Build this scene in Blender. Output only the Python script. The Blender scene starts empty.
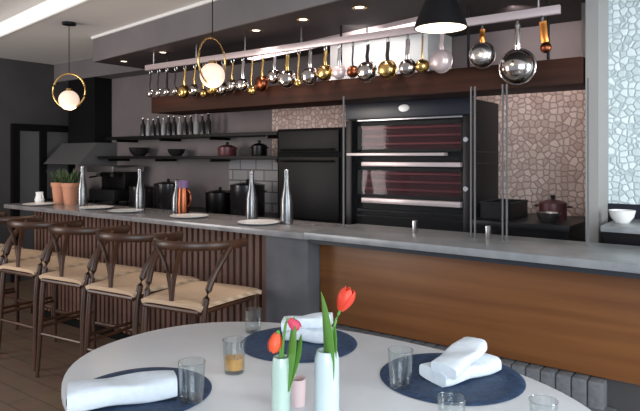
import bpy, bmesh, math, random
from mathutils import Vector, Matrix
random.seed(7)
PI = math.pi
S = bpy.context.scene
COL = S.collection

# ------------------------------------------------------------ camera, world, lights, exposure
cam_d = bpy.data.cameras.new('camera'); cam = bpy.data.objects.new('camera', cam_d); COL.objects.link(cam)
cam.location = (0, 0, 1.42); cam.rotation_euler = (PI/2, 0, math.atan2(.6, .8))
cam_d.sensor_width = 36; cam_d.lens = 33.75; cam_d.shift_y = -48.5/640; cam_d.clip_start = .05
S.camera = cam
S.view_settings.view_transform = 'Standard'; S.view_settings.look = 'None'
S.view_settings.gamma = 1; S.view_settings.use_curve_mapping = False
S.view_settings.exposure = 0.25
W = bpy.data.worlds.new('world'); S.world = W; W.use_nodes = True
W.node_tree.nodes['Background'].inputs[0].default_value = (.80, .86, 1.0, 1)
W.node_tree.nodes['Background'].inputs[1].default_value = .45

def area(name, loc, target, sx, sy, power, color):
    d = bpy.data.lights.new(name, 'AREA'); d.shape = 'RECTANGLE'; d.size = sx; d.size_y = sy
    d.energy = power; d.color = color
    o = bpy.data.objects.new(name, d); COL.objects.link(o); o.location = loc
    o.rotation_euler = (Vector(target) - Vector(loc)).to_track_quat('-Z', 'Y').to_euler()
    return o
area('window_daylight', (1.6, -1.6, 1.7), (-1.0, 2.2, 1.35), 2.6, 1.9, 140, (.80, .91, 1.0))
area('side_window_daylight', (2.2, 2.3, 1.7), (-.4, 3.4, 1.55), 1.2, 1.9, 85, (.90, .97, 1.0))
area('room_fill', (-5.9, -1.2, 1.5), (-4.2, 3.0, 1.5), 1.6, 1.9, 90, (1.0, .95, .92))  # unseen fill added to brighten the ceiling, no window stands there
def spot(name, loc, target, power, color, ang, blend=.6, r=.03):
    d = bpy.data.lights.new(name, 'SPOT'); d.energy = power; d.color = color
    d.spot_size = math.radians(ang); d.spot_blend = blend; d.shadow_soft_size = r
    o = bpy.data.objects.new(name, d); COL.objects.link(o); o.location = loc
    o.rotation_euler = (Vector(target) - Vector(loc)).to_track_quat('-Z', 'Y').to_euler()
    return o

# ------------------------------------------------------------ materials
MATS = {}
def lin(c):
    return tuple(((v/255)/12.92 if v/255 <= .04045 else ((v/255+.055)/1.055)**2.4) for v in c) + (1,)
def mat(name, rgb, rough=.6, metal=0, spec=.5, **kw):
    m = bpy.data.materials.new(name); m.use_nodes = True
    b = m.node_tree.nodes['Principled BSDF']
    b.inputs['Base Color'].default_value = lin(rgb)
    b.inputs['Roughness'].default_value = rough; b.inputs['Metallic'].default_value = metal
    b.inputs['Specular IOR Level'].default_value = spec
    for k, v in kw.items(): b.inputs[k.replace('_', ' ')].default_value = v
    MATS[name] = m; return m
def noisy(name, rgb, rgb2, scale=(6, 6, 6), rough=.6, metal=0, bump=0.0, detail=6, spec=.5, fac=(.35, .65)):
    m = mat(name, rgb, rough, metal, spec); t = m.node_tree; b = t.nodes['Principled BSDF']
    tc = t.nodes.new('ShaderNodeTexCoord'); mp = t.nodes.new('ShaderNodeMapping'); mp.inputs['Scale'].default_value = scale
    n = t.nodes.new('ShaderNodeTexNoise'); n.inputs['Detail'].default_value = detail; n.inputs['Scale'].default_value = 1
    r = t.nodes.new('ShaderNodeValToRGB'); r.color_ramp.elements[0].color = lin(rgb); r.color_ramp.elements[1].color = lin(rgb2)
    r.color_ramp.elements[0].position, r.color_ramp.elements[1].position = fac
    t.links.new(tc.outputs['Object'], mp.inputs[0]); t.links.new(mp.outputs[0], n.inputs['Vector'])
    t.links.new(n.outputs[0], r.inputs[0]); t.links.new(r.outputs[0], b.inputs['Base Color'])
    if bump:
        bp = t.nodes.new('ShaderNodeBump'); bp.inputs['Strength'].default_value = bump; bp.inputs['Distance'].default_value = .01
        t.links.new(n.outputs[0], bp.inputs['Height']); t.links.new(bp.outputs[0], b.inputs['Normal'])
    return m
def stone(name, c1, c2, gap, scale, rough=.75):
    m = mat(name, c1, rough); t = m.node_tree; b = t.nodes['Principled BSDF']
    tc = t.nodes.new('ShaderNodeTexCoord')
    v = t.nodes.new('ShaderNodeTexVoronoi'); v.inputs['Scale'].default_value = scale; v.feature = 'F1'; v.inputs['Randomness'].default_value = .75
    e = t.nodes.new('ShaderNodeTexVoronoi'); e.inputs['Scale'].default_value = scale; e.feature = 'DISTANCE_TO_EDGE'; e.inputs['Randomness'].default_value = .75
    bw = t.nodes.new('ShaderNodeSeparateColor')
    r = t.nodes.new('ShaderNodeValToRGB'); r.color_ramp.elements[0].color = lin(c1); r.color_ramp.elements[1].color = lin(c2)
    g = t.nodes.new('ShaderNodeValToRGB'); g.color_ramp.elements[0].position = .0; g.color_ramp.elements[1].position = .16
    mx = t.nodes.new('ShaderNodeMix'); mx.data_type = 'RGBA'; mx.inputs[6].default_value = lin(gap)
    bp = t.nodes.new('ShaderNodeBump'); bp.inputs['Strength'].default_value = .4; bp.inputs['Distance'].default_value = .012
    for n in (v, e): t.links.new(tc.outputs['Object'], n.inputs['Vector'])
    t.links.new(v.outputs['Color'], bw.inputs[0]); t.links.new(bw.outputs[0], r.inputs[0])
    t.links.new(e.outputs['Distance'], g.inputs[0]); t.links.new(g.outputs[0], mx.inputs[0]); t.links.new(r.outputs[0], mx.inputs[7])
    t.links.new(mx.outputs[2], b.inputs['Base Color']); t.links.new(g.outputs[0], bp.inputs['Height']); t.links.new(bp.outputs[0], b.inputs['Normal'])
    return m
def brick(name, c1, c2, mortar, w, h, rough, msize=.01, off=.5):
    m = mat(name, c1, rough); t = m.node_tree; b = t.nodes['Principled BSDF']
    tc = t.nodes.new('ShaderNodeTexCoord'); br = t.nodes.new('ShaderNodeTexBrick')
    br.inputs['Color1'].default_value = lin(c1); br.inputs['Color2'].default_value = lin(c2); br.inputs['Mortar'].default_value = lin(mortar)
    br.inputs['Scale'].default_value = 1; br.inputs['Brick Width'].default_value = w; br.inputs['Row Height'].default_value = h
    br.inputs['Mortar Size'].default_value = msize; br.offset = off
    return m, t, b, tc, br
def glassy(name, tint=(1, 1, 1), gloss=.06, power=1.0, rough=.05):
    # thin pane or thin-walled vessel: mostly clear, mirror sheen that grows at grazing angles
    m = bpy.data.materials.new(name); m.use_nodes = True; t = m.node_tree; t.nodes.remove(t.nodes['Principled BSDF'])
    out = t.nodes['Material Output']
    tr = t.nodes.new('ShaderNodeBsdfTransparent'); tr.inputs[0].default_value = (*tint, 1)
    gl = t.nodes.new('ShaderNodeBsdfGlossy'); gl.inputs['Roughness'].default_value = rough
    lw = t.nodes.new('ShaderNodeLayerWeight'); lw.inputs[0].default_value = .35
    mth = t.nodes.new('ShaderNodeMath'); mth.operation = 'MULTIPLY_ADD'; mth.inputs[1].default_value = .45*power; mth.inputs[2].default_value = gloss
    mx = t.nodes.new('ShaderNodeMixShader')
    t.links.new(lw.outputs['Facing'], mth.inputs[0]); t.links.new(mth.outputs[0], mx.inputs[0])
    t.links.new(tr.outputs[0], mx.inputs[1]); t.links.new(gl.outputs[0], mx.inputs[2]); t.links.new(mx.outputs[0], out.inputs[0])
    MATS[name] = m; return m
def glow(name, rgb, strength):
    return mat(name, rgb, .5, Emission_Color=lin(rgb), Emission_Strength=strength)

mat('ceiling_paint', (222, 219, 217), .9)
mat('white_paint', (236, 236, 234), .7)
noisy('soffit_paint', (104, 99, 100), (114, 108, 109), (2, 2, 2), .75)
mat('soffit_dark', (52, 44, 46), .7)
noisy('dark_wall', (64, 61, 61), (71, 68, 68), (3, 3, 3), .85)
noisy('kitchen_wall', (106, 97, 98), (115, 106, 106), (3, 3, 3), .7)
stone('log_stone', (188, 160, 150), (222, 200, 190), (150, 128, 120), 24)
stone('pale_stone', (196, 206, 206), (232, 240, 240), (176, 188, 191), 28)
mat('pillar_paint', (146, 143, 140), .7)
noisy('panel_wood', (106, 64, 33), (124, 79, 43), (.8, 5, 22), .42, bump=.05, spec=.4)
noisy('beam_wood', (44, 22, 14), (60, 31, 19), (1.5, 6, 30), .6, bump=.05, spec=.18)
noisy('stool_wood', (54, 32, 20), (76, 46, 29), (10, 10, 3), .4)
noisy('slat_wood', (96, 68, 58), (120, 86, 74), (12, 12, 1.5), .55)
noisy('concrete', (82, 82, 86), (95, 95, 99), (5, 5, 5), .7, bump=.05)
noisy('counter_stone', (120, 117, 118), (140, 137, 137), (8, 8, 8), .22, spec=.6)
noisy('ledge_stone', (122, 124, 126), (142, 144, 146), (8, 8, 8), .3)
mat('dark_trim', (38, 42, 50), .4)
noisy('table_white', (202, 203, 206), (210, 211, 214), (4, 4, 4), .38, spec=.4)
noisy('mat_navy', (25, 45, 72), (40, 66, 98), (60, 60, 60), .65, bump=.25)
noisy('napkin', (204, 211, 219), (214, 220, 227), (40, 40, 40), .9, bump=.1)
noisy('grey_fabric', (96, 97, 100), (110, 111, 114), (60, 60, 60), .95, bump=.2)
mat('black_metal', (15, 14, 15), .5, spec=.22)
mat('black_matt', (11, 10, 11), .75, spec=.15)
mat('dark_steel', (48, 46, 47), .38, 1)
mat('grey_panel', (104, 102, 103), .5, .3)
mat('steel', (196, 192, 192), .25, 1)
mat('chrome', (196, 188, 184), .14, 1)
mat('pink_steel', (206, 188, 188), .3, .35)
mat('brass', (204, 168, 104), .25, 1)
mat('copper', (236, 152, 78), .34, 1)
mat('dark_copper', (134, 76, 52), .3, 1)
mat('porcelain', (232, 230, 228), .25)
mat('bottle_dark', (34, 32, 34), .2)
mat('bottle_grey', (130, 128, 130), .25)
mat('terracotta', (190, 132, 104), .8)
mat('leaf', (92, 142, 58), .5)
mat('herb_leaf', (48, 66, 34), .6)
mat('stem', (96, 146, 66), .5)
mat('tulip_red', (222, 66, 44), .5)
mat('tulip_orange', (226, 84, 44), .5)
mat('tulip_pink', (214, 70, 100), .5)
mat('vase_white', (192, 206, 208), .2)
mat('vase_green', (176, 196, 184), .2)
mat('pink_glass', (214, 190, 190), .2)
mat('amber', (206, 150, 70), .35)
mat('wax', (226, 190, 120), .5)
mat('red_enamel', (88, 40, 44), .4)
mat('mauve', (112, 84, 122), .5)
mat('rack_red', (126, 84, 86), .4, .6)
mat('oven_liner', (74, 42, 44), .6)
mat('badge', (200, 198, 196), .35, .6)
mat('navy_panel', (20, 21, 36), .35)
glow('globe_glow', (255, 222, 200), .42)
glow('bulb_glow', (255, 222, 160), 2.5)
glow('spot_glow', (255, 240, 226), 4)
glow('strip_glow', (255, 232, 230), 1.6)
glow('cove_glow', (255, 250, 246), .24)
glassy('clear_glass', (.93, .95, .95), .04, .8)
glassy('screen_glass', (.96, .97, .97), .004, .06)
glassy('oven_glass', (.80, .70, .71), .01, .1)
glassy('carafe_glass', (.60, .60, .61), .14, .8, .28)
def floor_mat():
    m, t, b, tc, br = brick('floor_planks', (124, 102, 85), (112, 92, 76), (70, 56, 46), 1.4, .14, .55, .003)
    n = t.nodes.new('ShaderNodeTexNoise'); n.inputs['Scale'].default_value = 9
    mx = t.nodes.new('ShaderNodeMix'); mx.data_type = 'RGBA'; mx.blend_type = 'MULTIPLY'; mx.inputs[0].default_value = .35
    t.links.new(tc.outputs['Object'], br.inputs['Vector']); t.links.new(tc.outputs['Object'], n.inputs['Vector'])
    t.links.new(br.outputs[0], mx.inputs[6]); t.links.new(n.outputs[1], mx.inputs[7]); t.links.new(mx.outputs[2], b.inputs['Base Color'])
floor_mat()
def tile_mat():
    m, t, b, tc, br = brick('wall_tiles', (150, 147, 148), (136, 133, 134), (86, 83, 84), .2, .1, .25, .006)
    sp = t.nodes.new('ShaderNodeSeparateXYZ'); cb = t.nodes.new('ShaderNodeCombineXYZ')
    t.links.new(tc.outputs['Object'], sp.inputs[0]); t.links.new(sp.outputs[0], cb.inputs[0]); t.links.new(sp.outputs[2], cb.inputs[1])
    t.links.new(cb.outputs[0], br.inputs['Vector']); t.links.new(br.outputs[0], b.inputs['Base Color'])
tile_mat()
def cord_mat():
    m = mat('paper_cord', (206, 176, 146), .85); t = m.node_tree; b = t.nodes['Principled BSDF']
    tc = t.nodes.new('ShaderNodeTexCoord'); w = t.nodes.new('ShaderNodeTexWave'); w.inputs['Scale'].default_value = 45; w.inputs['Distortion'].default_value = 1
    r = t.nodes.new('ShaderNodeValToRGB'); r.color_ramp.elements[0].color = lin((186, 152, 122)); r.color_ramp.elements[1].color = lin((216, 190, 162))
    bp = t.nodes.new('ShaderNodeBump'); bp.inputs['Strength'].default_value = .3; bp.inputs['Distance'].default_value = .004
    t.links.new(tc.outputs['Object'], w.inputs['Vector']); t.links.new(w.outputs[1], r.inputs[0]); t.links.new(r.outputs[0], b.inputs['Base Color'])
    t.links.new(w.outputs[1], bp.inputs['Height']); t.links.new(bp.outputs[0], b.inputs['Normal'])
cord_mat()

# ------------------------------------------------------------ mesh helpers
class MB:
    def __init__(self): self.bm = bmesh.new(); self.sm = set()
    def box(self, x0, x1, y0, y1, z0, z1, bev=0.0, M=None):
        b = bmesh.new(); bmesh.ops.create_cube(b, size=1)
        for v in b.verts:
            v.co = Vector(((x0+x1)/2+v.co.x*(x1-x0), (y0+y1)/2+v.co.y*(y1-y0), (z0+z1)/2+v.co.z*(z1-z0)))
        if bev: bmesh.ops.bevel(b, geom=list(b.edges), offset=bev, segments=2, profile=.6, affect='EDGES')
        if M is not None: bmesh.ops.transform(b, matrix=M, verts=b.verts)
        self._add(b, False); return self
    def _add(self, b, smooth):
        m = bpy.data.meshes.new('tmp')
        for f in b.faces: f.smooth = smooth
        b.to_mesh(m); b.free(); self.bm.from_mesh(m); bpy.data.meshes.remove(m)
    def tube(self, pts, r, n=8, closed=False, flat=None, caps=True):
        # r: number or list; flat = (ru, rv) elliptical section, v kept near +Z
        b = bmesh.new(); P = [Vector(p) for p in pts]; N = len(P); rings = []
        for i, p in enumerate(P):
            if closed: t = (P[(i+1) % N]-P[i-1])
            else: t = P[min(i+1, N-1)]-P[max(i-1, 0)]
            t.normalize()
            up = Vector((0, 0, 1)) if abs(t.z) < .95 else Vector((0, 1, 0))
            u = t.cross(up).normalized(); v = u.cross(t).normalized()
            rr = r[i] if isinstance(r, (list, tuple)) else r
            ru, rv = (flat if flat else (rr, rr))
            rings.append([b.verts.new(p+u*ru*math.cos(a)+v*rv*math.sin(a)) for a in [2*PI*k/n for k in range(n)]])
        L = N if closed else N-1
        for i in range(L):
            A, B = rings[i], rings[(i+1) % N]
            for k in range(n): b.faces.new((A[k], A[(k+1) % n], B[(k+1) % n], B[k]))
        if not closed and caps: b.faces.new(rings[0][::-1]); b.faces.new(rings[-1])
        bmesh.ops.recalc_face_normals(b, faces=b.faces); self._add(b, True); return self
    def lathe(self, prof, n=24, c=(0, 0, 0), M=None):
        b = bmesh.new(); rings = []
        for (r, z) in prof:
            if r < 1e-6: rings.append([b.verts.new((0, 0, z))])
            else: rings.append([b.verts.new((r*math.cos(2*PI*k/n), r*math.sin(2*PI*k/n), z)) for k in range(n)])
        for A, B in zip(rings, rings[1:]):
            if len(A) == 1 and len(B) == 1: continue
            for k in range(n):
                a, a2 = A[k % len(A)], A[(k+1) % len(A)]; c1, c2 = B[(k+1) % len(B)], B[k % len(B)]
                vs = []
                for v in (a, a2, c1, c2):
                    if v not in vs: vs.append(v)
                if len(vs) > 2: b.faces.new(vs)
        bmesh.ops.recalc_face_normals(b, faces=b.faces)
        if M is not None: bmesh.ops.transform(b, matrix=M, verts=b.verts)
        bmesh.ops.translate(b, vec=c, verts=b.verts)
        self._add(b, True); return self
    def prism(self, poly, z0, z1, bev=0.0, M=None):
        b = bmesh.new(); A = [b.verts.new((x, y, z0)) for x, y in poly]; B = [b.verts.new((x, y, z1)) for x, y in poly]
        n = len(poly); b.faces.new(A[::-1]); b.faces.new(B)
        for k in range(n): b.faces.new((A[k], A[(k+1) % n], B[(k+1) % n], B[k]))
        bmesh.ops.recalc_face_normals(b, faces=b.faces)
        if bev:
            es = [e for e in b.edges if abs(e.verts[0].co.z-e.verts[1].co.z) < 1e-6]
            bmesh.ops.bevel(b, geom=es, offset=bev, segments=2, profile=.5, affect='EDGES')
        if M is not None: bmesh.ops.transform(b, matrix=M, verts=b.verts)
        self._add(b, False); return self
    def grid(self, fn, nu, nv, thick=0.0):
        b = bmesh.new(); V = [[b.verts.new(fn(i/nu, j/nv)) for j in range(nv+1)] for i in range(nu+1)]
        for i in range(nu):
            for j in range(nv): b.faces.new((V[i][j], V[i+1][j], V[i+1][j+1], V[i][j+1]))
        bmesh.ops.recalc_face_normals(b, faces=b.faces)
        if thick: bmesh.ops.solidify(b, geom=list(b.faces), thickness=thick)
        self._add(b, True); return self
    def build(self, name, m, parent=None, sharp=True):
        me = bpy.data.meshes.new(name); self.bm.to_mesh(me); self.bm.free()
        me.materials.append(MATS[m]); o = bpy.data.objects.new(name, me); COL.objects.link(o)
        if sharp: me.set_sharp_from_angle(angle=math.radians(42))
        if parent is not None: o.parent = parent
        return o
def tag(o, label=None, cat=None, group=None, kind=None):
    if label: o['label'] = label
    if cat: o['category'] = cat
    if group: o['group'] = group
    if kind: o['kind'] = kind
    return o
def thing(name, loc, label, cat, group=None, rz=0):
    o = bpy.data.objects.new(name, None); COL.objects.link(o); o.location = loc; o.rotation_euler = (0, 0, rz)
    o.empty_display_size = .05
    return tag(o, label, cat, group)
def copy_tree(o, parent=None):
    c = o.copy(); COL.objects.link(c); c.parent = parent
    for ch in o.children: copy_tree(ch, c)
    return c
def struct(name, m, mb): return tag(mb.build(name, m), kind='structure')
RY = lambda a: Matrix.Rotation(a, 4, 'Y')
RX = lambda a: Matrix.Rotation(a, 4, 'X')
RZ = lambda a: Matrix.Rotation(a, 4, 'Z')
T = lambda *p: Matrix.Translation(p)

# ------------------------------------------------------------ setting
struct('floor', 'floor_planks', MB().box(-7.0, 2.4, -3.2, 4.2, -.1, 0))
struct('wall_left', 'dark_wall', MB().box(-7.05, -6.9, -3.2, 4.2, 0, 2.75))
struct('wall_back', 'kitchen_wall', MB().box(-6.9, -3.62, 4.1, 4.25, 0, 2.6))
struct('wall_back.001', 'log_stone', MB().box(-3.62, -.62, 4.1, 4.25, 0, 1.93))
struct('wall_back.002', 'kitchen_wall', MB().box(-3.62, -.62, 4.1, 4.25, 1.93, 2.6))
struct('trim_1', 'wall_tiles', MB().box(-4.15, -3.2, 4.08, 4.1, .92, 1.40))     # tiled splashback
struct('trim_5', 'pillar_paint', MB().box(-.862, -.762, 3.64, 4.1, 1.95, 2.30))
struct('wall_right', 'pale_stone', MB().box(-.70, 1.6, 3.54, 3.7, 1.17, 2.75))
struct('wall_right.001', 'navy_panel', MB().box(-.70, 1.6, 3.52, 3.7, 0, 1.17))
struct('pillar', 'pillar_paint', MB().box(-.762, -.70, 3.30, 4.1, 0, 2.6))
SL = -.1393                                                            # plan slope of the ceiling step
ya = lambda x: 2.69+SL*(x+5.75)
yb = lambda x: 3.18+SL*(x+5.01)
struct('ceiling', 'ceiling_paint', MB().prism([(-7.0, -3.2), (2.4, -3.2), (2.4, ya(2.4)), (-7.0, ya(-7.0))], 2.67, 2.80))
struct('ceiling.001', 'ceiling_paint', MB().prism([(-7.0, ya(-7)), (2.4, ya(2.4)), (2.4, 4.2), (-7.0, 4.2)], 2.53, 2.80))
struct('trim_2', 'white_paint', MB().prism([(-6.9, ya(-6.9)-.012), (2.4, ya(2.4)-.012), (2.4, ya(2.4)), (-6.9, ya(-6.9))], 2.528, 2.67))
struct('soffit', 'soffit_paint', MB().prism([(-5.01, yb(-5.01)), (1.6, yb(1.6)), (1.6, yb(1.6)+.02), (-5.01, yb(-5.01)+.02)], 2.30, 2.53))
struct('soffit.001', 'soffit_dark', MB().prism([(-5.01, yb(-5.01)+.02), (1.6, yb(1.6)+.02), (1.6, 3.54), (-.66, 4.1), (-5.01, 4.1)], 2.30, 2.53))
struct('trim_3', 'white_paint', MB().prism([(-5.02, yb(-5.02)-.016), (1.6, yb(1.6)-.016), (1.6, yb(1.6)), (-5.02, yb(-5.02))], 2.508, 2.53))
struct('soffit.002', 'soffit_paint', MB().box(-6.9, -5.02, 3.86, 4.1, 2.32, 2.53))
# doorway in the left wall
d = struct('door_1', 'grey_panel', MB().box(-6.9, -6.87, 3.42, 4.02, 0, 1.72))
for y0, y1, z0, z1 in ((3.34, 3.42, 0, 1.80), (3.66, 3.74, 0, 1.72), (4.02, 4.10, 0, 1.80), (3.42, 4.02, 1.72, 1.80)):
    MB().box(-6.9, -6.84, y0, y1, z0, z1).build('door_frame', 'black_matt', d)

# cove strip along the ceiling step
cv = thing('light_strip', (0, 0, 0), 'long white light strip along the step of the grey ceiling', 'light strip')
MB().prism([(-6.6, ya(-6.6)-.022), (2.0, ya(2.0)-.022), (2.0, ya(2.0)-.013), (-6.6, ya(-6.6)-.013)], 2.540, 2.655).build('diffuser', 'cove_glow', cv)
MB().prism([(-6.6, ya(-6.6)-.026), (2.0, ya(2.0)-.026), (2.0, ya(2.0)-.013), (-6.6, ya(-6.6)-.013)], 2.524, 2.535).build('channel', 'white_paint', cv)

sl = thing('linear_lamp', (0, 0, 0), 'pale linear lamp on the soffit underside behind the pan rail', 'ceiling lamp')
for nm, mt, z0, z1, w in (('housing', 'pink_steel', 2.27, 2.30, .05), ('diffuser', 'strip_glow', 2.262, 2.27, .044)):
    MB().prism([(-3.6, 3.80-w), (-1.55, 3.38-w), (-1.55, 3.38+w), (-3.6, 3.80+w)], z0, z1).build(nm, mt, sl)
# ------------------------------------------------------------ bar counter, banquette, ledge
bar = thing('bar_counter', (-3.8, 2.9, 0), 'long pale stone bar counter with slatted wooden front and grey concrete end', 'bar counter')
P = lambda mb, n, m, par, loc: (lambda o: (setattr(o, 'location', (-loc[0], -loc[1], -loc[2])), o)[1])(mb.build(n, m, par))
def part(mb, n, m, root, par=None):
    # geometry given in world coordinates, parented to an unrotated root
    o = mb.build(n, m, par or root)
    if par is None: o.location = -Vector(root.location)
    return o
part(MB().box(-5.40, -1.99, 2.555, 3.06, .970, 1.006, .006), 'countertop', 'counter_stone', bar)
part(MB().box(-5.36, -2.36, 2.84, 3.0, 0, .97), 'carcass', 'black_matt', bar)
m = MB(); x = -5.34
while x < -2.38:
    m.box(x, x+.034, 2.80, 2.84, .06, .97); x += .058
part(m, 'slatted_front', 'slat_wood', bar)
part(MB().box(-2.345, -2.035, 2.60, 3.0, 0, .97, .005), 'end_pier', 'concrete', bar)
part(MB().box(-5.36, -2.345, 2.78, 2.80, 0, .06), 'plinth', 'black_matt', bar)

struct('trim_4', 'dark_wall', MB().box(-2.03, 1.6, 2.74, 3.0, 0, .97))     # half wall behind the banquette
lg = thing('pass_ledge', (-.3, 2.7, .97), 'grey stone ledge on the half wall above the wooden banquette back', 'ledge')
part(MB().box(-1.985, 1.6, 2.50, 3.02, .985, 1.02, .004), 'top_slab', 'ledge_stone', lg)
part(MB().box(-1.985, 1.6, 2.56, 2.74, .955, .985), 'metal_trim', 'dark_trim', lg)  # dark metal trim below the slab
bq = thing('banquette', (-.8, 2.6, 0), 'banquette with tall warm brown wooden back and ribbed grey padding', 'banquette')
part(MB().box(-2.03, 1.6, 2.705, 2.74, .50, .955, .003), 'back_panel', 'panel_wood', bq)
m = MB(); x = -1.95
while x < -.56:
    m.box(x, x+.062, 2.655, 2.735, .34, .495, .012); x += .064
part(m, 'ribbed_back_pad', 'grey_fabric', bq)
part(MB().box(-1.95, -.50, 2.28, 2.72, .30, .385, .02), 'seat_cushion', 'grey_fabric', bq)
part(MB().box(-1.95, -.50, 2.32, 2.72, 0, .30), 'base', 'black_matt', bq)

# ------------------------------------------------------------ oval dining table and what is on it
def superellipse(cx, cy, a, b, n=2.25, k=72):
    out = []
    for i in range(k):
        t = 2*PI*i/k; c, s = math.cos(t), math.sin(t)
        out.append((cx+a*math.copysign(abs(c)**(2/n), c), cy+b*math.copysign(abs(s)**(2/n), s)))
    return out
TX, TY = -1.07, 1.36
tb = thing('dining_table', (TX, TY, 0), 'oval white dining table laid with navy placemats beside the banquette', 'table')
MB().prism(superellipse(0, 0, .82, .545), .725, .76, .008).build('tabletop', 'table_white', tb)
MB().lathe([(0, .03), (.06, .03), (.05, .12), (.045, .65), (.12, .725), (0, .725)], 24).build('column', 'black_metal', tb)
MB().lathe([(0, 0), (.30, 0), (.30, .012), (.06, .03), (0, .03)], 36).build('base', 'black_metal', tb)
TZ = .76
def placemat(x, y, r, label):
    o = MB().lathe([(0, 0), (r-.004, 0), (r, .002), (r-.004, .0045), (r-.03, .0045), (r-.032, .004), (0, .004)], 56).build('placemat', 'mat_navy')
    o.location = (x, y, TZ); return tag(o, label, 'placemat', 'navy placemats on the oval table')
placemat(-.765, 1.675, .213, 'round navy placemat under the folded napkin at the banquette side')
placemat(-1.335, 1.655, .207, 'round navy placemat behind the tulip vases')
placemat(-1.41, 1.045, .195, 'round navy placemat under the long napkin at the left table edge')
def napkin(x, y, rz, L, Wd, H, label, z=TZ+.0045, flap=True):
    root = thing('napkin', (x, y, z), label, 'napkin', 'white folded napkins', rz)
    def sec(h0, h1, w, twist):
        def f(u, v):
            t = (u-.5)*L; a = v*2*PI
            c, s = math.cos(a), math.sin(a)
            e = 1-.04*abs(2*u-1)**6
            yy = w/2*math.copysign(abs(c)**.42, c)*e+twist*(u-.5)
            zz = (h0+h1)/2+(h1-h0)/2*math.copysign(abs(s)**.5, s)*e+.003*math.sin(9*u+3*c)
            return Vector((t, yy, max(zz, 0)))
        m = MB().grid(f, 14, 20)
        b = m.bm
        bmesh.ops.remove_doubles(b, verts=b.verts, dist=1e-5)
        bmesh.ops.holes_fill(b, edges=[e for e in b.edges if e.is_boundary], sides=0)
        bmesh.ops.recalc_face_normals(b, faces=b.faces)
        return m
    sec(0, H*.56, Wd, 0).build('lower_fold', 'napkin', root)
    if flap: uf = sec(H*.52, H, Wd*.80, .05).build('upper_fold', 'napkin', root); uf.rotation_euler = (0, math.radians(-4), math.radians(9))
    return root
napkin(-.745, 1.70, math.radians(70), .235, .115, .075, 'white napkin folded in two on the navy mat nearest the banquette')
napkin(-1.395, .975, math.radians(58), .275, .105, .10, 'long white rolled napkin on the left navy placemat', flap=False)
napkin(-1.325, 1.70, math.radians(20), .17, .09, .085, 'white folded napkin standing behind the tulip vases')
def tumbler(x, y, label, r=.034, h=.095, z=TZ, mt='clear_glass'):
    root = thing('tumbler', (x, y, z), label, 'glass', 'clear water tumblers')
    MB().lathe([(0, .010), (r*.80, .012), (r-.002, h), (r, h), (r*.86, .004), (r*.8, 0), (0, 0)], 28).build('bowl', mt, root)
    MB().tube([(r*math.cos(a), r*math.sin(a), h) for a in [2*PI*k/28 for k in range(28)]], .0012, 6, True).build('rim', 'clear_glass', root)
    return root
ZM = TZ+.0045
tumbler(-.845, 1.51, 'clear tumbler at the left edge of the banquette side placemat', .036, .105, ZM)
tumbler(-1.245, 1.085, 'clear tumbler beside the long rolled napkin on the left placemat', .036, .105, ZM)
tumbler(-1.56, 1.66, 'clear tumbler at the far edge of the table left of the tulips', .034, .085, TZ)
tumbler(-.62, 1.36, 'clear tumbler on the bare table in front of the banquette side placemat', .034, .075, TZ)
tumbler(-.44, 1.49, 'clear tumbler at the right front end of the table', .034, .070, TZ)
cd = tumbler(-1.315, 1.315, 'small tumbler holding an amber candle left of the tulip vases', .036, .10)
del cd['group']; cd['category'] = 'candle holder'; cd.name = 'candle_holder'
MB().lathe([(0, .012), (.028, .012), (.029, .046), (.012, .046), (0, .044)], 20).build('candle', 'amber', cd)
MB().tube([(0, 0, .044), (.001, 0, .054)], .0012, 6).build('wick', 'black_matt', cd)
def vase(x, y, r, h, mt, label):
    root = thing('bud_vase', (x, y, TZ), label, 'vase', 'slim white bud vases')
    MB().lathe([(0, 0), (r*.92, 0), (r, .01), (r, h-.02), (r*.86, h-.004), (r*.80, h), (r*.70, h), (r*.72, .03), (0, .03)], 28).build('body', mt, root)
    return root
vase(-.853, 1.165, .030, .195, 'vase_white', 'white bud vase holding the red tulip with the tall leaf')
vase(-.950, 1.11, .024, .175, 'vase_green', 'pale greenish white bud vase with two drooping tulips')
pg = thing('votive_glass', (-1.01, 1.245, TZ), 'small pale pink glass on the table between the two bud vases', 'glass')
MB().lathe([(0, 0), (.022, 0), (.024, .07), (.022, .07), (.020, .01), (0, .01)], 20).build('bowl', 'pink_glass', pg)
def bez(p, n=12):
    p = [Vector(q) for q in p]; out = []
    for i in range(n+1):
        t = i/n; q = p[:]
        while len(q) > 1: q = [a.lerp(b, t) for a, b in zip(q, q[1:])]
        out.append(q[0])
    return out
def tulip(base, pts, size, mt, leaves, label):
    root = thing('tulip', base, label, 'flower', 'cut tulips in the bud vases')
    path = bez(pts); MB().tube(path, .0032, 8).build('stem', 'stem', root)
    d = (path[-1]-path[-2]).normalized(); q = d.to_track_quat('Z', 'Y').to_matrix().to_4x4(); m = MB()
    for k in range(6):
        a = k*PI/3; off = .0 if k % 2 else .002
        def f(u, v, a=a, off=off):
            w = math.sin(PI*min(1, .12+u*.88))**.7*size*.40
            r = size*(.05+.36*math.sin(PI*(.08+.72*u)))+off
            ang = a+(v-.5)*2*w/max(r, .004)*.9
            return (q @ Vector((r*math.cos(ang), r*math.sin(ang), u*size*1.25)))+path[-1]
        m.grid(f, 8, 6, .0008)
    m.build('bloom', mt, root)
    for lp, wd in leaves:
        lpth = bez(lp, 14); m = MB()
        side = Vector((.8, -.6, 0))
        def g(u, v):
            i = min(int(u*14), 13); p = lpth[i].lerp(lpth[i+1], u*14-i)
            w = wd*math.sin(PI*min(1, .1+.9*u))**.8
            return p+side*w*(v-.5)*2+Vector((.6, .8, 0))*(.35*w*(2*v-1)**2)
        m.grid(g, 16, 6, .0012); m.build('leaf', 'leaf', root)
    return root
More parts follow.
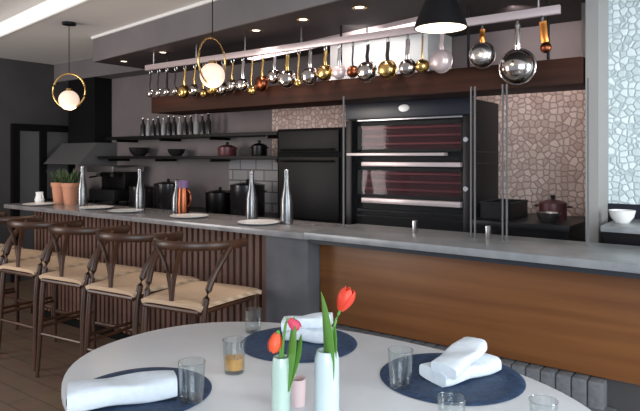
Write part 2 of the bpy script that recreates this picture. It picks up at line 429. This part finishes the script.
# coordinates relative to the vase mouth; r = picture-right along the bar, f = away from the viewer
R_ = Vector((.8, -.6, 0)) ; 
def rp(r, z, f=0): return Vector((.8*r-.6*f*-1*-1, 0, 0))*0+Vector((.8, .6, 0))*0+Vector((r*.8-f*.6, r*.6+f*.8, z))
tulip((-.853, 1.165, TZ+.06), [rp(0, 0), rp(.004, .12), rp(.010, .19), rp(.032, .232)], .046, 'tulip_red',
      [([rp(0, 0), rp(-.004, .12), rp(-.008, .20), rp(-.014, .275)], .036), ([rp(0, 0), rp(.004, .1), rp(.012, .16), rp(.018, .20)], .022)],
      'open red tulip leaning right out of the taller white vase')
tulip((-.950, 1.11, TZ+.06), [rp(0, 0), rp(0, .14), rp(.010, .22), rp(.018, .205)], .028, 'tulip_pink',
      [([rp(0, 0), rp(.012, .1), rp(.022, .17), rp(.030, .215)], .030), ([rp(0, 0), rp(.02, .1), rp(.036, .13), rp(.048, .17)], .026)],
      'small pink tulip bud standing above the green leaves in the left vase')
tulip((-.950, 1.11, TZ+.06), [rp(0, 0), rp(0, .14), rp(-.006, .20), rp(-.010, .172)], .038, 'tulip_orange', [],
      'orange red tulip drooping over the rim of the left vase')

# ------------------------------------------------------------ bar stools
def make_stool(label, wood='stool_wood'):
    root = thing('bar_stool', (0, 0, 0), label, 'bar stool', 'wishbone bar stools along the counter')
    for s in (-1, 1):
        MB().tube([(s*.232, .205, 0), (s*.225, .20, .3), (s*.22, .205, .645)], [.012, .017, .017], 10).build('leg', wood, root)
        pts = bez([(s*.215, -.255, 0), (s*.205, -.23, .3), (s*.185, -.235, .62), (s*.19, -.23, .78), (s*.245, -.14, .84), (s*.232, -.03, .955)], 18)
        MB().tube(pts, [.012+.006*min(1, i/6) for i in range(19)], 10).build('leg', wood, root)
    pts = [(.244*math.sin(a), .02-.285*math.cos(a)*1.0, .962-.012*abs(a)/1.9) for a in [(-1.85+3.7*k/28) for k in range(29)]]
    MB().tube(pts, 0, 12, flat=(.012, .024)).build('top_rail', wood, root)
    m = MB()
    m.tube(bez([(0, -.235, .625), (0, -.235, .72), (-.01, -.23, .82), (-.085, -.25, .95)], 12), 0, 10, flat=(.016, .008))
    m.tube(bez([(0, -.235, .625), (0, -.235, .72), (.01, -.23, .82), (.085, -.25, .95)], 12), 0, 10, flat=(.016, .008))
    m.build('splat', wood, root)
    m = MB()
    c = [(-.22, .215), (.22, .215), (.19, -.235), (-.19, -.235)]
    for i in range(4):
        a, b = c[i], c[(i+1) % 4]; m.tube([(*a, .625), (*b, .625)], .014, 8)
    m.build('seat_frame', wood, root)
    def top(u, v):
        y = -.245+.485*v; w = .20+.04*v; x = (u-.5)*2*w
        z = .655-.016*math.sin(PI*u)*math.sin(PI*v)-.022*(abs(2*u-1)**8+abs(2*v-1)**8)*.5
        return Vector((x, y, z))
    MB().grid(top, 16, 16, -.022).build('seat', 'paper_cord', root)
    m = MB()
    m.tube([(-.228, .203, .24), (.228, .203, .24)], 0, 8, flat=(.010, .017))
    m.build('footrest', wood, root)
    for s in (-1, 1): MB().tube([(s*.227, .203, .32), (s*.208, -.235, .32)], .010, 8).build('stretcher', wood, root)
    MB().tube([(-.208, -.237, .28), (.208, -.237, .28)], .010, 8).build('stretcher', wood, root)
    return root
names = ['dark wood wishbone bar stool with beige cord seat nearest the oval table',
         'dark wood wishbone bar stool, second along the bar from the oval table',
         'dark wood wishbone bar stool, third along the bar from the oval table',
         'dark wood wishbone bar stool, fourth along the bar from the oval table',
         'dark wood wishbone bar stool, fifth along the bar from the oval table',
         'farthest dark wood wishbone bar stool, cut by the left edge of the photo']
stool0 = make_stool(names[0])
for i, x in enumerate((-2.54, -3.07, -3.60, -4.14, -4.70, -5.26)):
    s = stool0 if i == 0 else copy_tree(stool0)
    s.location = (x, 2.28, 0); s.rotation_euler = (0, 0, math.radians((8, 6, 7, 5, 8, 6)[i])); s['label'] = names[i]

# ------------------------------------------------------------ things on the bar counter
CZ = 1.006
plates = [(-5.0, 2.66, 'white plate at the far left end of the bar counter'),
          (-4.30, 2.76, 'second white plate from the left on the bar'),
          (-3.86, 2.72, 'third white plate from the left on the bar'),
          (-3.17, 2.74, 'white plate on the bar in front of the copper jug'),
          (-2.52, 2.73, 'white plate on the bar nearest the concrete end pier')]
for x, y, l in plates:
    o = MB().lathe([(0, 0), (.06, 0), (.128, .014), (.130, .017), (.062, .006), (0, .005)], 32).build('plate', 'porcelain')
    o.location = (x, y, CZ); tag(o, l, 'plate', 'white plates set along the bar')
cars = [(-4.66, 2.86, .235, 'tall glass carafe on the bar just right of the herb pots'), (-3.97, 2.93, .225, 'tall glass carafe on the bar behind the third plate from the left'),
        (-2.72, 2.88, .225, 'tall glass carafe on the bar behind the nearest plate'), (-2.395, 2.85, .235, 'tall glass carafe at the concrete end of the bar'),
        (-3.55, 2.95, .17, 'short glass carafe on the bar left of the copper jug')]
for x, y, h, l in cars:
    h *= 1.42
    root = thing('carafe', (x, y, CZ), l, 'carafe', 'glass carafes along the bar')
    r = .039
    MB().lathe([(0, 0), (r, 0), (r*1.03, .01), (r*.98, h*.45), (r*.55, h*.68), (r*.40, h*.80), (r*.46, h*.96), (r*.40, h*.96), (r*.34, h*.80), (r*.9, h*.44), (r*.92, .012), (0, .012)], 24).build('body', 'carafe_glass', root)
    MB().lathe([(0, h*.93), (r*.38, h*.93), (r*.44, h), (r*.2, h*1.02), (0, h*1.02)], 16).build('stopper', 'steel', root)
jg = thing('jug', (-3.42, 2.90, CZ), 'dark copper jug with a mauve rim on the bar behind a plate', 'jug')
MB().lathe([(0, 0), (.042, 0), (.046, .05), (.040, .12), (.036, .14), (.032, .14), (.040, .06), (.036, .01), (0, .01)], 24).build('body', 'dark_copper', jg)
MB().lathe([(.037, .14), (.043, .178), (.041, .180), (.034, .14)], 24).build('rim', 'mauve', jg)
MB().tube(bez([(.036, 0, .13), (.085, 0, .13), (.09, 0, .05), (.045, 0, .04)], 10), .005, 8).build('handle', 'dark_copper', jg)
jg.scale = (1.05, 1.05, 1.35)
for i, (x, y) in enumerate(((-5.05, 2.88), (-4.88, 2.88))):
    r = thing('herb_pot', (x, y, CZ), ('left', 'right')[i]+' one of two terracotta herb pots on the far end of the bar', 'potted herb', 'terracotta herb pots')
    MB().lathe([(0, 0), (.042, 0), (.056, .12), (.062, .12), (.062, .145), (.054, .145), (.050, .11), (0, .11)], 24).build('pot', 'terracotta', r)
    m = MB()
    for k in range(46):
        a = random.uniform(0, 2*PI); rr = random.uniform(0, .05); z0 = .11; ln = random.uniform(.05, .13); tl = random.uniform(-.03, .03)
        p0 = Vector((rr*.5*math.cos(a), rr*.5*math.sin(a), z0)); p1 = p0+Vector((rr*math.cos(a)+tl, rr*math.sin(a)+tl, ln))
        sd = Vector((math.cos(a+1.5), math.sin(a+1.5), 0))*.009
        m.grid(lambda u, v, p0=p0, p1=p1, sd=sd: p0.lerp(p1, u)+sd*(v-.5)*2*math.sin(PI*(.08+.86*u))+Vector((0, 0, .006*math.sin(PI*v))), 5, 2)
    m.build('foliage', 'herb_leaf', r); r.scale = (1.22, 1.22, 1.3)
j = thing('milk_jug', (-5.25, 2.80, CZ), 'small white jug on the bar left of the herb pots', 'jug')
MB().lathe([(0, 0), (.036, 0), (.042, .03), (.030, .075), (.034, .10), (.030, .10), (.026, .075), (.038, .03), (0, .008)], 20).build('body', 'porcelain', j)
MB().tube(bez([(.032, 0, .085), (.072, 0, .085), (.07, 0, .03), (.04, 0, .03)], 8), .005, 8).build('handle', 'porcelain', j)

# ------------------------------------------------------------ pendant lamps
def ring_pendant(x, y, zc, ring_r, gl_r, ztop, yaw, label):
    root = thing('pendant_lamp', (x, y, zc), label, 'pendant lamp', 'brass ring pendants over the bar')
    M = RZ(yaw)
    pts = [M @ Vector((ring_r*math.cos(a), 0, ring_r*math.sin(a))) for a in [2*PI*k/48 for k in range(48)]]
    MB().tube(pts, 0, 8, True, flat=(.004, .008)).build('ring', 'brass', root)
    gz = -ring_r+gl_r*.80
    MB().lathe([(0, -gl_r)]+[(gl_r*math.sin(t), -gl_r*math.cos(t)) for t in [PI*k/16 for k in range(1, 16)]]+[(0, gl_r)], 28, c=(0, 0, gz)).build('globe', 'globe_glow', root)
    MB().lathe([(0, 0), (gl_r*.35, 0), (gl_r*.3, .02), (0, .02)], 16, c=(0, 0, gz+gl_r-.006)).build('globe_cap', 'brass', root)
    MB().tube([(0, 0, ring_r), (0, 0, ztop-zc-.02)], .0035, 8).build('cord', 'black_metal', root)
    MB().lathe([(0, 0), (.055, 0), (.055, .02), (0, .02)], 24, c=(0, 0, ztop-zc-.02)).build('ceiling_rose', 'black_metal', root)
    d = bpy.data.lights.new('pendant_light', 'POINT'); d.energy = 4; d.color = (1, .8, .58); d.shadow_soft_size = gl_r
    o = bpy.data.objects.new('pendant_light', d); COL.objects.link(o); o.location = (x, y, zc+gz-gl_r-.10)
    return root
ring_pendant(-4.63, 2.72, 1.965, .142, .082, 2.53, math.radians(30), 'brass ring pendant with a glowing globe over the far left of the bar')
ring_pendant(-2.92, 2.72, 2.043, .155, .082, 2.53, math.radians(103), 'brass ring pendant with a glowing globe in front of the hanging pans')
dp = thing('dome_pendant', (-1.25, 2.62, 2.03), 'black dome pendant lamp with a warm lit inside above the ledge', 'pendant lamp')
MB().lathe([(.120, 0), (.126, .0), (.118, .03), (.100, .07), (.074, .13), (.062, .17), (.058, .20), (.02, .225), (.016, .225), (.05, .195), (.068, .13), (.094, .07), (.112, .03), (.120, 0)], 40).build('shade', 'black_metal', dp)
MB().lathe([(.119, .001), (.111, .03), (.093, .07), (.067, .13), (.049, .19), (0, .20)], 40).build('inner_lining', 'white_paint', dp)
MB().lathe([(0, 0), (.02, .004), (.034, .03), (.026, .06), (.014, .08), (0, .08)], 20, c=(0, 0, .035)).build('bulb', 'bulb_glow', dp)
MB().tube([(0, 0, .225), (0, 0, .490)], .004, 8).build('cord', 'black_metal', dp)
MB().lathe([(0, .480), (.05, .480), (.05, .50), (0, .50)], 24).build('ceiling_rose', 'black_metal', dp)
dl = bpy.data.lights.new('dome_light', 'POINT'); dl.energy = 1.6; dl.color = (1, .8, .55); dl.shadow_soft_size = .03
o = bpy.data.objects.new('dome_light', dl); COL.objects.link(o); o.location = (-1.25, 2.62, 2.035)
# recessed downlights under the soffit
dls = [(-4.07, 3.233, 'recessed downlight in the dark soffit, left end of the row above the pans'), (-2.849, 3.06, 'recessed downlight in the soffit right of the nearer ring pendant'),
       (-2.382, 2.996, 'recessed downlight in the soffit above the middle of the pan rail'), (-1.924, 2.95, 'recessed brass downlight in the soffit left of the black dome lamp'),
       (-4.737, 3.322, 'recessed downlight in the soffit nearest its left corner')]
for x, y, l in dls:
    r = thing('downlight', (x, y, 2.30), l, 'downlight', 'recessed downlights in the soffit')
    MB().lathe([(.026, -.001), (.045, -.001), (.045, -.006), (.040, -.008), (.026, -.003)], 24).build('trim_ring', 'brass', r)
    MB().lathe([(0, -.002), (.026, -.002), (.026, -.004), (0, -.004)], 20).build('lens', 'spot_glow', r)
    spot('downlight_beam', (x, y, 2.285), (x, y+.35, 1.0), 9, (1, .86, .78), 100)

# ------------------------------------------------------------ pan rail, beam shelf and hanging pans
rl = thing('pan_rail', (-2.5, 3.2, 2.19), 'long steel rail hung under the soffit for pans', 'rail')
part(MB().box(-4.25, -.86, 3.185, 3.215, 2.155, 2.20, .004), 'bar', 'pink_steel', rl)
for k in range(7):
    x = -4.15+k*.53; part(MB().tube([(x, 3.2, 2.20), (x, 3.2, 2.30)], .006, 8), 'hanger', 'steel', rl)
bs = thing('beam_shelf', (-2.5, 3.4, 1.85), 'long dark brown wooden shelf beam behind the hanging pans', 'shelf')
part(MB().box(-4.30, -.772, 3.29, 3.62, 1.80, 1.94, .006), 'board', 'beam_wood', bs)
for x in (-4.1, -3.2, -2.3, -1.4, -.95):
    part(MB().tube([(x, 3.302, 1.94), (x, 3.302, 2.30)], .008, 8), 'hanger_rod', 'black_metal', bs)
RAILZ = 2.155
def pan(x, z, r, kind, body, hand, label, yaw=0, tilt=0, depth=None, wide=None):
    # hangs by its handle: mouth turned towards the wall, base towards the room
    root = thing('hanging_pan' if kind != 'ladle' else 'hanging_ladle', (x, 3.2, RAILZ-.03), label, 'ladle' if kind == 'ladle' else 'pan', 'pans and ladles hanging on the rail')
    root.rotation_euler = (0, tilt, yaw)
    zc = z-(RAILZ-.03); dp_ = depth or r*.9
    M = T(0, -.014, zc) @ RX(PI/2)
    if kind == 'saucepan':
        pr = [(0, dp_), (r*.35, dp_*.98), (r*.65, dp_*.90), (r*.85, dp_*.72), (r*.96, dp_*.42), (r, 0), (r*1.05, -.002), (r*1.05, -.005), (r*.97, -.003), (r*.92, dp_*.40), (r*.80, dp_*.68), (r*.6, dp_*.85), (0, dp_*.92)]
    elif kind == 'wok':
        pr = [(r*math.sin(a), r*.75*math.cos(a)) for a in [PI/2*k/10 for k in range(11)]]+[(r*.95*math.sin(a), r*.70*math.cos(a)) for a in [PI/2*k/10 for k in range(10, -1, -1)]]
    else:
        pr = [(r*math.sin(a), r*.8*math.cos(a)) for a in [PI/2*k/8 for k in range(9)]]+[(r*.93*math.sin(a), r*.72*math.cos(a)) for a in [PI/2*k/8 for k in range(8, -1, -1)]]
    MB().lathe(pr, 28, M=M).build('pan_body' if kind != 'ladle' else 'bowl', body, root)
    if kind == 'wok': MB().tube([M @ Vector((r*1.02*math.cos(a), r*1.02*math.sin(a), 0)) for a in [2*PI*k/36 for k in range(36)]], .005, 8, True).build('rim', hand, root)
    w = wide or (.014 if kind != 'ladle' else .006)
    MB().tube([(0, -.016, zc+r*.96), (0, -.022, zc+r+.03), (0, -.012, -.03), (0, -.012, 0)], 0, 8, flat=(w, .005)).build('handle', hand, root)
    MB().tube([(.0, -.012+.012*math.cos(a), .01+.02*math.sin(a)) for a in [2*PI*k/14 for k in range(14)]], .003, 6, True).build('hook', 'steel', root)
    return root
PANS = [  # x, z, radius, kind, body, handle, label
 (-4.172, 1.955, .034, 'ladle', 'chrome', 'dark_steel', 'small steel ladle at the far left end of the pan rail'),
 (-4.067, 1.955, .034, 'ladle', 'chrome', 'dark_steel', 'second small steel ladle from the left end of the rail'),
 (-3.964, 1.955, .034, 'ladle', 'chrome', 'dark_steel', 'third small steel ladle from the left end of the rail'),
 (-3.851, 1.955, .034, 'ladle', 'chrome', 'dark_steel', 'fourth small steel ladle from the left, left of the first brass pan'),
 (-3.741, 1.94, .048, 'saucepan', 'brass', 'brass', 'leftmost brass saucepan, right after the four small ladles'),
 (-3.621, 1.945, .044, 'saucepan', 'chrome', 'brass', 'steel saucepan with brass handle, first right of the leftmost brass pan'),
 (-3.515, 1.915, .036, 'ladle', 'brass', 'brass', 'brass ladle left of the nearer ring pendant'),
 (-3.405, 1.94, .044, 'saucepan', 'brass', 'brass', 'brass saucepan just left of the pendant globe'),
 (-3.305, 1.935, .044, 'saucepan', 'chrome', 'chrome', 'steel saucepan seen just left under the pendant globe'),
 (-3.203, 1.95, .044, 'saucepan', 'chrome', 'brass', 'steel saucepan with brass handle behind the pendant ring'),
 (-3.100, 1.95, .042, 'saucepan', 'chrome', 'chrome', 'steel saucepan just right of the pendant globe'),
 (-3.005, 1.905, .036, 'ladle', 'brass', 'brass', 'brass ladle between two steel saucepans right of the ring pendant'),
 (-2.900, 1.945, .050, 'saucepan', 'dark_copper', 'brass', 'dark copper saucepan right of the ring pendant'),
 (-2.790, 1.985, .045, 'saucepan', 'chrome', 'steel', 'steel saucepan right of the dark copper saucepan'),
 (-2.675, 1.96, .056, 'saucepan', 'chrome', 'brass', 'steel saucepan with shiny brass handle above the black cabinet oven'),
 (-2.570, 1.925, .032, 'ladle', 'brass', 'brass', 'brass ladle above the right half of the black cabinet oven'),
 (-2.475, 1.965, .053, 'saucepan', 'chrome', 'chrome', 'large steel saucepan above the left edge of the big oven'),
 (-2.345, 1.975, .047, 'saucepan', 'brass', 'brass', 'brass saucepan above the left corner of the big oven'),
 (-2.232, 1.97, .042, 'saucepan', 'pink_steel', 'steel', 'dull steel saucepan left of the white hood panel'),
 (-2.130, 1.965, .040, 'ladle', 'dark_copper', 'dark_steel', 'dark copper ladle at the left edge of the white hood panel'),
 (-2.015, 1.955, .058, 'saucepan', 'chrome', 'dark_steel', 'round steel saucepan with dark handle before the white hood panel'),
 (-1.871, 1.955, .052, 'saucepan', 'brass', 'dark_steel', 'brass saucepan with dark handle before the white hood panel'),
 (-1.735, 1.955, .046, 'saucepan', 'chrome', 'chrome', 'steel saucepan left of the black dome pendant'),
 (-1.640, 1.955, .042, 'ladle', 'brass', 'brass', 'brass ladle just left under the black dome pendant'),
 (-1.512, 1.972, .060, 'saucepan', 'pink_steel', 'pink_steel', 'dull steel saucepan directly under the black dome pendant'),
 (-1.272, 1.982, .064, 'saucepan', 'steel', 'copper', 'steel saucepan with a copper handle right of the dome pendant'),
 (-1.077, 1.900, .084, 'wok', 'chrome', 'chrome', 'largest steel round bottomed pan hanging near the right end of the rail'),
]
for i, (x, z, r, k, b, h, l) in enumerate(PANS):
    pan(x, z, r*(1.1 if k != 'ladle' else 1.0), k, b, h, l, yaw=math.radians(random.uniform(-14, 14)))
pan(-.945, 1.985, .030, 'ladle', 'dark_copper', 'copper', 'copper handled ladle at the right end of the rail beside the grey pillar', tilt=math.radians(-7), wide=.019)

# white extractor hood panel behind the pans
hd = thing('extractor_hood', (-2.3, 3.85, 2.12), 'white extractor hood behind the pans above the big oven', 'extractor hood')
part(MB().box(-2.68, -1.86, 3.70, 4.09, 2.02, 2.30, .006), 'canopy', 'white_paint', hd)
part(MB().box(-2.70, -1.84, 3.685, 3.70, 2.0, 2.03), 'lip', 'steel', hd)
spot('hood_wash', (-2.25, 3.30, 2.28), (-2.25, 3.75, 2.05), 9, (1, .96, .94), 120, 1)
spot('stone_wall_fill', (-1.2, 3.45, 2.28), (-1.2, 4.1, 1.9), 16, (1, .86, .82), 130, 1)  # added spot without a fixture, brightens the pebbled stone wall

# ------------------------------------------------------------ big deck oven
ov = thing('deck_oven', (-1.98, 3.85, 0), 'large black two deck oven with steel door ledges behind the ledge', 'oven')
part(MB().box(-2.47, -1.50, 3.64, 4.06, 0, 1.79, .008), 'body', 'black_metal', ov)
hp = part(MB().box(-2.47, -1.50, 3.60, 3.64, 1.69, 1.80, .006), 'header_panel', 'navy_panel', ov)
MB().lathe([(0, 0), (.032, 0), (.030, .008), (0, .010)], 24, M=T(-1.985, 3.6, 1.752) @ RX(PI/2) @ Matrix.Diagonal((1.35, .8, 1, 1))).build('badge', 'badge', hp)
part(MB().box(-2.36, -1.56, 3.585, 3.612, 1.672, 1.686, .003), 'hood_lip', 'steel', ov)
for z0, z1 in ((1.455, 1.66), (1.14, 1.345)):
    d = part(MB().box(-2.36, -1.545, 3.625, 3.645, z0, z1), 'oven_door', 'oven_liner', ov)
    m = MB()
    for a in ((-2.36, -2.33, z0, z1), (-1.575, -1.545, z0, z1), (-2.36, -1.545, z1-.02, z1), (-2.36, -1.545, z0, z0+.018)): m.box(a[0], a[1], 3.598, 3.626, a[2], a[3])
    m.build('door_frame', 'black_metal', d)
    for k in range(3):
        zz = z0+.05+k*.055
        MB().box(-2.325, -1.58, 3.606, 3.624, zz, zz+.012).build('rack', 'rack_red', d)
    MB().box(-2.33, -1.575, 3.600, 3.604, z0+.018, z1-.02).build('glass', 'oven_glass', d)
part(MB().box(-2.42, -1.665, 3.54, 3.60, 1.428, 1.448, .004), 'upper_handle', 'pink_steel', ov)
part(MB().box(-2.30, -1.56, 3.55, 3.62, 1.356, 1.385, .004), 'door_ledge', 'pink_steel', ov)
part(MB().box(-2.30, -1.56, 3.55, 3.62, 1.10, 1.135, .004), 'door_ledge', 'pink_steel', ov)
for z in (1.04, 1.0): part(MB().box(-2.36, -1.56, 3.59, 3.62, z, z+.012), 'lower_bar', 'dark_steel', ov)
for x in (-2.42, -1.525):
    part(MB().box(x-.025, x+.025, 3.57, 3.64, 0, 1.68, .004), 'side_post', 'dark_steel', ov)
for z in (1.45, 1.375): part(MB().box(-1.50, -1.494, 3.64, 4.05, z, z+.008), 'side_seam', 'dark_steel', ov)
for z in (1.53, 1.22):
    part(MB().lathe([(0, 0), (.018, 0), (.016, .02), (0, .02)], 16, M=T(-1.525, 3.57, z) @ RX(PI/2)), 'control_knob', 'steel', ov)

co = thing('cabinet_oven', (-2.81, 3.85, 0), 'plain black cabinet oven left of the big deck oven', 'oven')
part(MB().box(-3.14, -2.50, 3.62, 4.06, 0, 1.64, .008), 'body', 'black_matt', co)
d = part(MB().box(-3.11, -2.53, 3.60, 3.62, 1.46, 1.62, .004), 'upper_door', 'black_metal', co)
MB().tube([(-3.07, 3.58, 1.475), (-2.57, 3.58, 1.475)], .008, 8).build('handle', 'dark_steel', d)
d = part(MB().box(-3.11, -2.53, 3.60, 3.62, .95, 1.42, .004), 'lower_door', 'black_metal', co)
MB().tube([(-3.07, 3.58, 1.39), (-2.57, 3.58, 1.39)], .008, 8).build('handle', 'dark_steel', d)

# ------------------------------------------------------------ wall shelves and bottles on the back wall
def shelf(z, x0, x1, label):
    s = thing('wall_shelf', ((x0+x1)/2, 3.95, z), label, 'shelf', 'dark shelves on the back wall')
    part(MB().box(x0, x1, 3.80, 4.10, z-.03, z, .003), 'board', 'black_metal', s)
    for x in [x0+.15+k*(x1-x0-.3)/3 for k in range(4)]:
        part(MB().box(x-.01, x+.01, 3.84, 4.1, z-.055, z-.03), 'bracket', 'dark_steel', s)
    return s
shelf(1.635, -5.75, -3.30, 'upper dark wall shelf carrying the row of bottles')
shelf(1.43, -5.90, -3.20, 'lower dark wall shelf carrying bowls and the red pot')
for k in range(13):
    x = -5.27+k*.083; h = .175+.03*random.random(); r = .024+.008*random.random()
    mt = 'bottle_grey' if k in (1, 4, 7, 10) else 'bottle_dark'
    pos = ['at the left end', 'second from the left', 'third from the left', 'fourth from the left', 'fifth from the left', 'sixth from the left', 'in the middle',
           'sixth from the right', 'fifth from the right', 'fourth from the right', 'third from the right', 'second from the right', 'at the right end'][k]
    b = thing('bottle', (x, 3.93, 1.635), ('pale grey' if mt == 'bottle_grey' else 'dark')+' bottle '+pos+' of the row on the upper wall shelf', 'bottle', 'bottles on the upper wall shelf')
    MB().lathe([(0, 0), (r, 0), (r, h*.58), (r*.45, h*.75), (r*.38, h*.95), (0, h*.95)], 16).build('body', mt, b)
    MB().lathe([(0, h*.95), (r*.45, h*.95), (r*.45, h), (0, h)], 12).build('cap', 'steel', b)
def bowl(name, x, y, z, r, h, mt, label, cat, group=None):
    o = MB().lathe([(0, 0), (r*.5, 0), (r*.85, h*.45), (r, h), (r*.94, h), (r*.78, h*.45), (r*.4, .01), (0, .01)], 24).build(name, mt)
    o.location = (x, y, z); return tag(o, label, cat, group)
bowl('bowl', -4.75, 3.94, 1.43, .09, .07, 'bottle_dark', 'dark bowl on the lower wall shelf under the bottles', 'bowl')
bowl('bowl', -5.35, 3.94, 1.43, .11, .09, 'bottle_dark', 'wider dark bowl toward the left end of the lower wall shelf', 'bowl')
def pot(x, y, z, r, h, mt, label, rz=0):
    p = thing('cooking_pot', (x, y, z), label, 'pot', None, rz)
    MB().lathe([(0, 0), (r*.95, 0), (r, .01), (r, h), (r*1.04, h), (r*.95, h), (r*.94, .012), (0, .012)], 28).build('body', mt, p)
    MB().lathe([(0, h+.025), (r*.5, h+.018), (r, h+.002), (r*1.02, h+.001), (0, h+.001)], 28).build('lid', mt, p)
    MB().lathe([(0, h+.022), (.012, h+.024), (.016, h+.045), (0, h+.05)], 12).build('knob', 'black_metal', p)
    for s in (-1, 1): MB().tube(bez([(s*r, -.03, h*.8), (s*(r+.04), -.03, h*.8), (s*(r+.04), .03, h*.8), (s*r, .03, h*.8)], 8), .005, 8).build('handle', mt, p)
    return p
pot(-4.02, 3.93, 1.43, .085, .08, 'red_enamel', 'dark red lidded pot on the lower wall shelf')
pot(-3.62, 3.93, 1.43, .07, .09, 'dark_steel', 'grey steel pot on the lower wall shelf near the black cabinet oven')
# back worktops
wt = thing('back_worktop', (-4.6, 3.8, 0), 'dark steel kitchen worktop under the wall shelves', 'worktop')
part(MB().box(-6.0, -3.20, 3.55, 4.06, .88, .92, .004), 'top', 'dark_steel', wt)
part(MB().box(-5.95, -3.22, 3.60, 4.06, .1, .88), 'cabinet', 'black_metal', wt)
part(MB().box(-5.95, -3.22, 3.66, 4.06, 0, .1), 'plinth', 'black_matt', wt)
pot(-3.62, 3.78, .92, .15, .26, 'bottle_dark', 'large black stock pot on the worktop left of the cabinet oven', .3)
pot(-3.98, 3.80, .92, .13, .18, 'dark_steel', 'grey stock pot on the worktop behind the copper jug', .1)
pot(-4.70, 3.80, .92, .14, .24, 'bottle_dark', 'black stock pot on the worktop behind the tall left carafe', .2)
pot(-5.10, 3.78, .92, .12, .20, 'bottle_dark', 'black pot on the worktop right of the coffee machine', .2)
cm = thing('coffee_machine', (-5.62, 3.8, .92), 'dark coffee machine with a steel top on the far worktop', 'coffee machine')
part(MB().box(-5.85, -5.39, 3.66, 4.02, .96, 1.08, .01), 'base', 'black_metal', cm)
part(MB().box(-5.83, -5.41, 3.80, 4.02, 1.08, 1.28, .01), 'body', 'dark_steel', cm)
part(MB().box(-5.86, -5.38, 3.64, 4.03, 1.26, 1.33, .012), 'top', 'steel', cm)
for x in (-5.74, -5.50): part(MB().lathe([(0, 0), (.03, 0), (.03, .04), (0, .04)], 16, c=(x, 3.72, 1.21)).tube([(x, 3.72, 1.22), (x, 3.60, 1.205)], .009, 8), 'group_head', 'black_metal', cm)
for x in (-5.80, -5.44):
    for y in (3.70, 3.98): part(MB().lathe([(0, 0), (.02, 0), (.018, .042), (0, .042)], 12, c=(x, y, .92)), 'foot', 'black_matt', cm)
sh = thing('steel_hood', (-6.35, 3.9, 1.33), 'grey steel wall hood in the dark far left corner', 'extractor hood')
part(MB().prism([(3.62, 1.34), (4.1, 1.34), (4.1, 1.58), (3.85, 1.58)], -6.70, -5.98, M=Matrix(((0, 0, 1, 0), (1, 0, 0, 0), (0, 1, 0, 0), (0, 0, 0, 1)))), 'canopy', 'grey_panel', sh)
part(MB().box(-6.62, -6.08, 3.88, 4.1, 1.58, 2.32), 'chimney', 'black_metal', sh)
fr = thing('range_cooker', (-6.4, 3.8, 0), 'black range cooker under the steel wall hood', 'cooker')
part(MB().box(-6.72, -6.02, 3.58, 4.08, .0, .92, .006), 'body', 'black_metal', fr)
d = part(MB().box(-6.68, -6.06, 3.56, 3.58, .2, .72), 'oven_door', 'black_matt', fr)
MB().tube([(-6.64, 3.54, .68), (-6.10, 3.54, .68)], .009, 8).build('handle', 'steel', d)
part(MB().box(-6.70, -6.04, 3.62, 4.04, .92, .94), 'hob', 'dark_steel', fr)
pot(-6.38, 3.82, .94, .12, .16, 'steel', 'steel pot on the range cooker under the wall hood', .4)

# ------------------------------------------------------------ glass screens on the ledge, right hand worktop
def screen(x0, x1, label, clamps):
    g = thing('glass_screen', ((x0+x1)/2, 2.84, 1.02), label, 'glass screen', 'glass screens standing on the ledge')
    part(MB().box(x0, x1, 2.836, 2.844, 1.026, 1.765), 'pane', 'screen_glass', g)
    for x in (x0, x1): part(MB().box(x-.003, x+.003, 2.835, 2.845, 1.02, 1.77), 'edge_post', 'grey_panel', g)
    for x in clamps: part(MB().box(x-.009, x+.009, 2.825, 2.855, 1.02, 1.085, .003), 'clamp', 'steel', g)
    return g
screen(-1.96, -1.19, 'wide glass screen on the ledge in front of the deck oven', (-1.50,))
screen(-1.17, -1.03, 'narrow glass screen on the ledge between the two wider ones', (-1.10,))
screen(-1.01, -.645, 'glass screen on the ledge before the pebbled stone wall', ())
w2 = thing('prep_worktop', (-1.2, 3.8, 0), 'steel prep worktop below the pebbled stone wall', 'worktop')
part(MB().box(-1.46, -.88, 3.45, 4.08, 1.00, 1.04, .004), 'top', 'dark_steel', w2)
part(MB().box(-1.44, -.90, 3.50, 4.08, 0, 1.00), 'cabinet', 'dark_steel', w2)
def tray(x, y, z, sx, sy, h, mt, label, rz=0):
    t = thing('food_tray', (x, y, z), label, 'tray', None, rz)
    m = MB()
    m.box(-sx, sx, -sy, sy, 0, .006).box(-sx, -sx+.006, -sy, sy, 0, h).box(sx-.006, sx, -sy, sy, 0, h).box(-sx, sx, -sy, -sy+.006, 0, h).box(-sx, sx, sy-.006, sy, 0, h)
    m.build('tub', mt, t)
    MB().tube([(-sx, -sy, h), (sx, -sy, h), (sx, sy, h), (-sx, sy, h)], .006, 6, True).build('rim', mt, t)
    return t
tray(-1.34, 3.72, 1.04, .095, .16, .10, 'dark_steel', 'steel food tray beside the deck oven on the prep worktop')
pot(-1.06, 3.78, 1.04, .08, .10, 'red_enamel', 'dark red lidded pot on the prep worktop below the pebbled stone wall')
bowl('mixing_bowl', -1.02, 3.56, 1.04, .07, .06, 'steel', 'small steel bowl in front of the red pot on the prep worktop', 'bowl')
w3 = thing('side_cabinet', (.2, 3.35, 0), 'pale topped cabinet under the bright stone wall at right', 'cabinet')
part(MB().box(-.645, 1.5, 3.08, 3.515, 1.065, 1.095, .004), 'top', 'ledge_stone', w3)
part(MB().box(-.64, 1.5, 3.12, 3.515, 0, 1.065), 'body', 'dark_steel', w3)
bowl('white_bowl', -.585, 3.27, 1.095, .062, .062, 'porcelain', 'white bowl on the cabinet under the bright stone wall', 'bowl')
